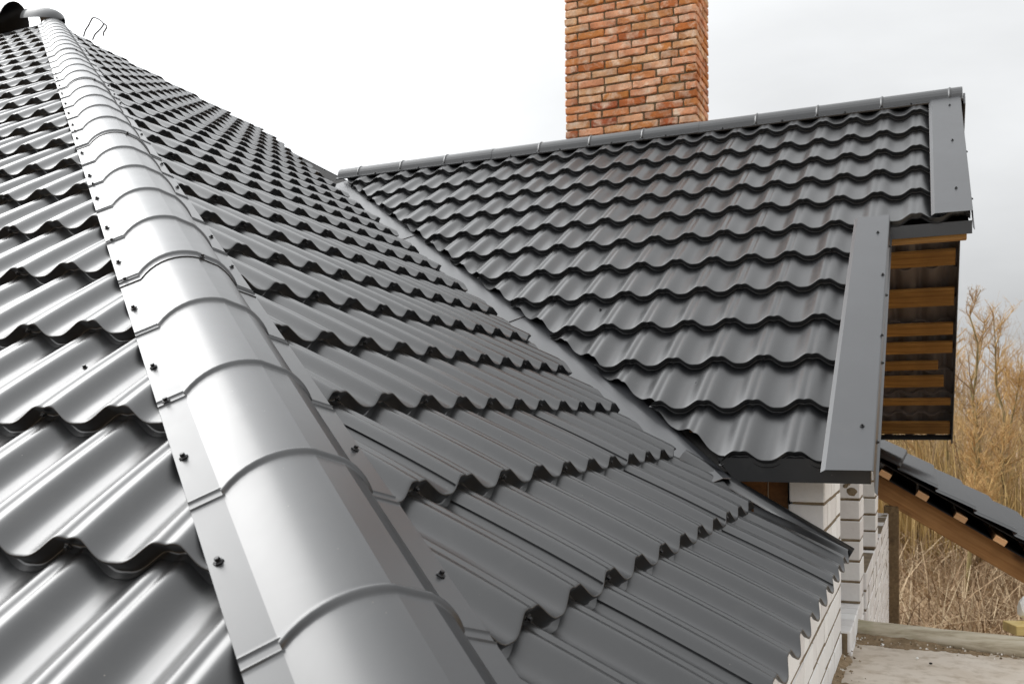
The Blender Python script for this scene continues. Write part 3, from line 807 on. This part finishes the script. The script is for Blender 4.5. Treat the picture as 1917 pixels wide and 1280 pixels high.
# log along the slab edge
vs, fs = [], []; n = 14; A_, B_ = Vector((-.30, 4.60, -.975)), Vector((2.6, 4.10, -.975))
for i in range(40):
    t = i/39; c = A_.lerp(B_, t)
    for k in range(n):
        a = 2*math.pi*k/n; r_ = .05*(1+.08*mnoise.noise((t*9, math.cos(a), math.sin(a))))+.004*mnoise.noise((t*40, a, 2))
        vs.append(c+Vector((.17, .985, 0))*0+Vector((0, math.cos(a)*r_*1.25, math.sin(a)*r_*.95)))
for i in range(39):
    for k in range(n): fs.append((i*n+k, i*n+(k+1) % n, (i+1)*n+(k+1) % n, (i+1)*n+k))
fs += [tuple(range(n-1, -1, -1)), tuple(39*n+k for k in range(n))]
lg = wobj('log', vs, fs, M['log'], None, True)
tag(lg, 'weathered grey log lying along the far edge of the slab', 'log')
# sandy dirt drifted against the wall and the log
vs, fs = [], []; nx, ny = 90, 60
for j in range(ny+1):
    for i in range(nx+1):
        u, v_ = i/nx, j/ny; x_ = -.325+u*1.0; y_ = 3.0+v_*1.54
        near_wall = max(0, 1-(x_+.325)/.075); near_log = max(0, 1-(4.55-.17*(x_+.3)-y_)/.20)
        nse = .5+.5*mnoise.noise((x_*7, y_*7, 1)); e = max(near_wall, near_log*(1.25-u*1.3))
        h = (e*.9+.55*nse-.72)*.045+.006*mnoise.noise((x_*40, y_*40, 5))
        vs.append((x_, y_, -.997+max(h, -.012)))
for j in range(ny):
    for i in range(nx): fs.append((j*(nx+1)+i, j*(nx+1)+i+1, (j+1)*(nx+1)+i+1, (j+1)*(nx+1)+i))
tag(wobj('dirt', vs, fs, M['dirt'], None, True), 'brown sandy dirt drifted along the wall and log', 'dirt', kind='stuff')
def lump(name, c, r_, mat, label, cat, seed, group=None, flat=.6):
    bm = bmesh.new(); bmesh.ops.create_icosphere(bm, subdivisions=2, radius=1)
    for v in bm.verts:
        k = 1+.35*mnoise.noise(v.co*1.7+Vector((seed, 0, 0))); v.co = Vector((v.co.x*r_*k, v.co.y*r_*k*.8, v.co.z*r_*k*flat))
    me = bpy.data.meshes.new(name); bm.to_mesh(me); bm.free(); me.materials.append(mat)
    return tag(mobj(name, me, None, Matrix.Translation(c) @ Matrix.Rotation(seed, 4, 'Z')), label, cat, group)
lump('dirt_clod', (-.265, 3.62, -.985), .035, M['dirt'], 'large brown clod of earth nearest the slab corner', 'clod', 1.2)
lump('dirt_clod', (-.305, 3.50, -.985), .026, M['dirt'], 'small brown clod wedged against the wall foot', 'clod', 2.4)
lump('stone_chip', (-.17, 4.38, -.985), .009, M['foam'], 'small white chip beside the log end', 'stone', 3.1)
lump('stone_chip', (-.03, 4.22, -.992), .007, M['foam'], 'tiny white chip on the slab before the dirt strip', 'stone', 4.7)
lump('stone_chip', (.02, 4.15, -.992), .007, M['deck'], 'tiny dark chip lying alone on the bare slab', 'stone', 5.9)
q = random.Random(5); vs, fs = [], []
for k in range(160):
    if k % 3: x_ = q.uniform(-.30, .55); y_ = 4.50-.17*(x_+.3)-abs(q.gauss(0, .07))
    else: x_ = -.31+abs(q.gauss(0, .05)); y_ = q.uniform(3.3, 4.5)
    r_ = q.uniform(.002, .007); o = len(vs)
    for c in ((1, 0, 0), (-.5, .8, .1), (-.6, -.8, 0), (q.uniform(-.4, .4), 0, q.uniform(.7, 1.3)), (.2, .1, -.6)): vs.append((x_+c[0]*r_*q.uniform(.6, 1.5), y_+c[1]*r_*q.uniform(.6, 1.5), -.985+c[2]*r_+.004))
    fs += [(o, o+1, o+3), (o+1, o+2, o+3), (o+2, o, o+3), (o+1, o, o+4), (o+2, o+1, o+4), (o, o+2, o+4)]
M['chips'] = straw_mat('chips', [(0, (.10, .07, .04)), (.55, (.3, .24, .16)), (.75, (.5, .45, .38)), (1, (.8, .78, .74))])
tag(wobj('debris', vs, fs, M['chips']), 'scattered crumbs and chips on the dirt by the log', 'debris', kind='stuff')
lump('foam_lump', (.445, 5.05, -.905), .045, M['foam'], 'white foam lump on yellow plank beyond the log', 'foam', 6.3, flat=1.3)
t = beam('yellow_plank', (.36, 4.95, -.985), (1.5, 5.4, -.985), .13, .045, M['yellow'], None); tag(t, 'yellow plank lying just beyond the log', 'plank')

# ------------------------------------------------------------------ bent wire on the skyline
def smooth_path(p, k=5):
    p = [Vector(v) for v in p]; out = []
    for i in range(len(p)-1):
        p0, p1, p2, p3 = p[max(i-1, 0)], p[i], p[i+1], p[min(i+2, len(p)-1)]
        for j in range(k):
            t = j/k; out.append(.5*((2*p1)+(p2-p0)*t+(2*p0-5*p1+4*p2-p3)*t*t+(3*p1-p0-3*p2+p3)*t**3))
    return out+[p[-1]]
def tube(vs, fs, pts, r0, r1, n=3):
    o = len(vs); m_ = len(pts)
    for i, p_ in enumerate(pts):
        d = (pts[min(i+1, m_-1)]-pts[max(i-1, 0)]).normalized()
        s_ = d.cross(Vector((.31, .95, .1))).normalized(); t_ = d.cross(s_)
        r_ = r0+(r1-r0)*i/(m_-1)
        for k in range(n):
            a = 2*math.pi*k/n; vs.append(p_+s_*math.cos(a)*r_+t_*math.sin(a)*r_)
    for i in range(m_-1):
        for k in range(n): fs.append((o+i*n+k, o+i*n+(k+1) % n, o+(i+1)*n+(k+1) % n, o+(i+1)*n+k))
vs, fs = [], []
def wp(u, v): return (-8.109+(u-160)*.00762, 7.3, 4.14-(v-57)*.0078-(u-160)*.0015)
tube(vs, fs, smooth_path([wp(*p) for p in ((156, 66), (160, 57), (166, 50), (172, 41.5), (177, 39.5), (186, 42), (193, 46.5), (192.5, 50), (186, 56), (178, 62), (173, 70))]), .009, .009, 6)
tube(vs, fs, smooth_path([wp(*p) for p in ((193, 46.5), (198, 49), (199, 53), (194, 59), (193, 64))]), .009, .009, 6)
tag(wobj('bent_wire', vs, fs, M['wire'], None, True), 'thin bent wire loop sticking up from the roof near its apex', 'wire')

# ------------------------------------------------------------------ ground and vegetation
GZ = -3.5
vs, fs = [], []; ring = [0, 8, 16, 24, 34, 48, 70, 110, 200, 500, 1400]; n = 64
for r_ in ring:
    for k in range(n):
        a = 2*math.pi*k/n; x_, y_ = math.cos(a)*r_, math.sin(a)*r_
        z = GZ+(.25*mnoise.noise((x_*.08, y_*.08, 0)) if 10 < r_ < 120 else 0)+(max(0, r_-110)*.004)
        vs.append((x_, y_, z))
for i in range(len(ring)-1):
    for k in range(n): fs.append((i*n+k, i*n+(k+1) % n, (i+1)*n+(k+1) % n, (i+1)*n+k))
tag(wobj('ground', vs, fs, M['ground'], None, True), 'dry brown meadow ground', kind='structure')
def blades(name, count, xr, yr, hr, wr, lean, mat, seed, label, cat, segs=3, z0=GZ, dens=None):
    q = random.Random(seed); vs, fs = [], []
    k = 0
    while k < count:
        y_ = q.uniform(*yr); f_ = (y_-yr[0])/(yr[1]-yr[0]); x_ = q.uniform(xr[0]*(.6+.6*f_), xr[1]*(.6+.6*f_))
        if mnoise.noise((x_*.35, y_*.2, seed)) < q.uniform(-.7, .35): continue
        k += 1
        h = q.uniform(*hr)*(1+.35*mnoise.noise((x_*.3, y_*.3, seed+9))); w = q.uniform(*wr)*(1+.02*y_)
        a = q.uniform(0, 6.283); la = q.uniform(0, 6.283); ln = q.gauss(0, lean); ln2 = q.gauss(0, lean)
        dx, dy = math.cos(a)*w, math.sin(a)*w; o = len(vs)
        for i in range(segs+1):
            t = i/segs; bx = x_+math.cos(la)*(ln*t+ln2*t*t)*h; by = y_+math.sin(la)*(ln*t+ln2*t*t)*h; bz = z0+h*t*(1-.12*abs(ln2)*t)
            ww = (1-.75*t)
            vs += [(bx-dx*ww, by-dy*ww, bz), (bx+dx*ww, by+dy*ww, bz)]
            if i: fs.append((o+2*i-2, o+2*i-1, o+2*i+1, o+2*i))
    o = wobj(name, vs, fs, mat); return tag(o, label, cat, kind='stuff')
blades('reeds', 5200, (-10, 12), (22, 31), (1.2, 3.0), (.009, .020), .10, M['reed'], 11, 'tall golden dry reeds beyond the terrace', 'reeds')
blades('weeds', 15000, (-9, 11), (15, 27), (.35, 1.15), (.007, .017), .75, M['weeds'], 12, 'tangled pale dead weeds before the reeds', 'weeds')
def brush(name, count, xr, yr, hr, mat, seed, label, cat):
    q = random.Random(seed); vs, fs = [], []
    for k in range(count):
        y_ = q.uniform(*yr); f_ = (y_-yr[0])/(yr[1]-yr[0]); x_ = q.uniform(*xr)*(.8+.5*f_)
        h = q.uniform(*hr)*(1+.3*mnoise.noise((x_*.25, y_*.2, seed)))
        base_ = Vector((x_, y_, GZ)); ln = Vector((q.gauss(0, .12), q.gauss(0, .12), 0)); pts = []
        for i in range(5):
            t = i/4; pts.append(base_+Vector((0, 0, h*t))+ln*h*t+Vector((q.gauss(0, .03), q.gauss(0, .03), 0))*h)
        tube(vs, fs, pts, .014+.003*h, .004)
        for b_ in range(7):
            t = q.uniform(.3, .98); i = min(3, int(t*4)); P = pts[i].lerp(pts[i+1], t*4-i)
            d = Vector((q.gauss(0, 1), q.gauss(0, 1), q.uniform(.5, 2.2))).normalized()*h*q.uniform(.1, .28)
            tube(vs, fs, [P, P+d*.5+Vector((0, 0, .04)), P+d], .006, .0025)
    o = wobj(name, vs, fs, mat); return tag(o, label, cat, kind='stuff')
brush('brushwood', 1900, (-12, 16), (24, 46), (2.2, 4.8), M['brush'], 21, 'dense russet thicket of bare shoots behind the reeds', 'brushwood')
brush('far_woods', 1300, (-9, 30), (46, 80), (4.5, 8.5), M['twig2'], 22, 'hazy brown mass of far bare woods', 'woods')
def sapling(x_, y_, h, seed, label, mat, lean=.05):
    q = random.Random(seed); t = thing('bare_tree', Vector((x_, y_, GZ)), label, 'tree', 'bare saplings behind the house')
    base_ = Vector((x_, y_, GZ)); ln = Vector((q.gauss(0, lean), q.gauss(0, lean), 0)); pts = []
    n = 11
    for i in range(n):
        k = i/(n-1); pts.append(base_+Vector((0, 0, h*k))+ln*h*k+Vector((q.gauss(0, .012), q.gauss(0, .012), 0))*h*(.3+k))
    vs, fs = [], []; tube(vs, fs, pts, .022+.007*h, .008, 7)
    if q.random() < .5:
        i0 = q.randrange(2, 4); P = pts[i0]; d = Vector((q.uniform(-.5, .5), q.uniform(-.3, .3), 1)).normalized()*(h*.55)
        pts2 = [P+d*k/6+Vector((q.gauss(0, .02), q.gauss(0, .02), 0))*h*.5*k/6 for k in range(7)]
        tube(vs, fs, pts2, .014+.004*h, .006, 6); allp = [pts, pts2]
    else: allp = [pts]
    wobj('trunk', vs, fs, M['bark'], t, True)
    vs, fs = [], []
    for pl in allp:
        L_ = len(pl)-1
        for b_ in range(30):
            k = q.uniform(.22, .99); i = min(L_-1, int(k*L_)); P = pl[i].lerp(pl[i+1], k*L_-i)
            a = q.uniform(0, 6.283); bl_ = h*q.uniform(.10, .26)*(1.15-k*.75)
            d = Vector((math.cos(a), math.sin(a), q.uniform(.5, 1.5))).normalized()
            bp = [P]
            for s_ in range(4): d = (d+Vector((q.gauss(0, .18), q.gauss(0, .18), q.uniform(0, .28)))).normalized(); bp.append(bp[-1]+d*bl_/4)
            tube(vs, fs, bp, .010+.0012*h, .004, 4)
            for c in range(9):
                m_ = q.uniform(.15, 1); j = min(3, int(m_*4)); P2 = bp[j].lerp(bp[j+1], m_*4-j)
                d2 = (d+Vector((q.gauss(0, .75), q.gauss(0, .75), q.uniform(-.2, .7)))).normalized()*bl_*q.uniform(.25, .6)
                mid = P2+d2*.5+Vector((q.gauss(0, .02), q.gauss(0, .02), .02)); tube(vs, fs, [P2, mid, P2+d2], .005, .0025)
                for e in range(3):
                    P3 = P2.lerp(P2+d2, q.uniform(.3, 1)); d3 = (d2.normalized()+Vector((q.gauss(0, .8), q.gauss(0, .8), q.uniform(-.1, .8)))).normalized()*bl_*q.uniform(.1, .28)
                    tube(vs, fs, [P3, P3+d3], .0034, .002)
    wobj('crown', vs, fs, mat, t)
trees = [(.95, 24, 7.2, 'tall thin bare tree closest to the wing gable'), (1.75, 25, 6.6, 'slim bare tree right of the gable, second in the row'), (2.6, 23, 5.6, 'bushy bare sapling with golden twigs in mid row'), (3.2, 27, 6.2, 'bare forked sapling standing nearest the picture edge'),
         (.3, 29, 6.8, 'bare tree half hidden by the gable edge'), (1.3, 32, 7.2, 'farther bare tree between the two tallest ones'), (2.2, 33, 6.8, 'farther bare tree with russet twigs'), (3.9, 33, 7.0, 'far leafless tree towards the picture edge'),
         (.7, 19.5, 4.2, 'low bare shrub-like tree above the porch ridge'), (2.1, 20.5, 4.3, 'low golden sapling above the porch eave'), (2.9, 19.0, 3.6, 'short golden sapling beside the porch eave'), ]
for k, (x_, y_, h, lb) in enumerate(trees): sapling(x_, y_, h*.9, 100+k, lb, M['twig'] if k % 3 else M['twig2'])
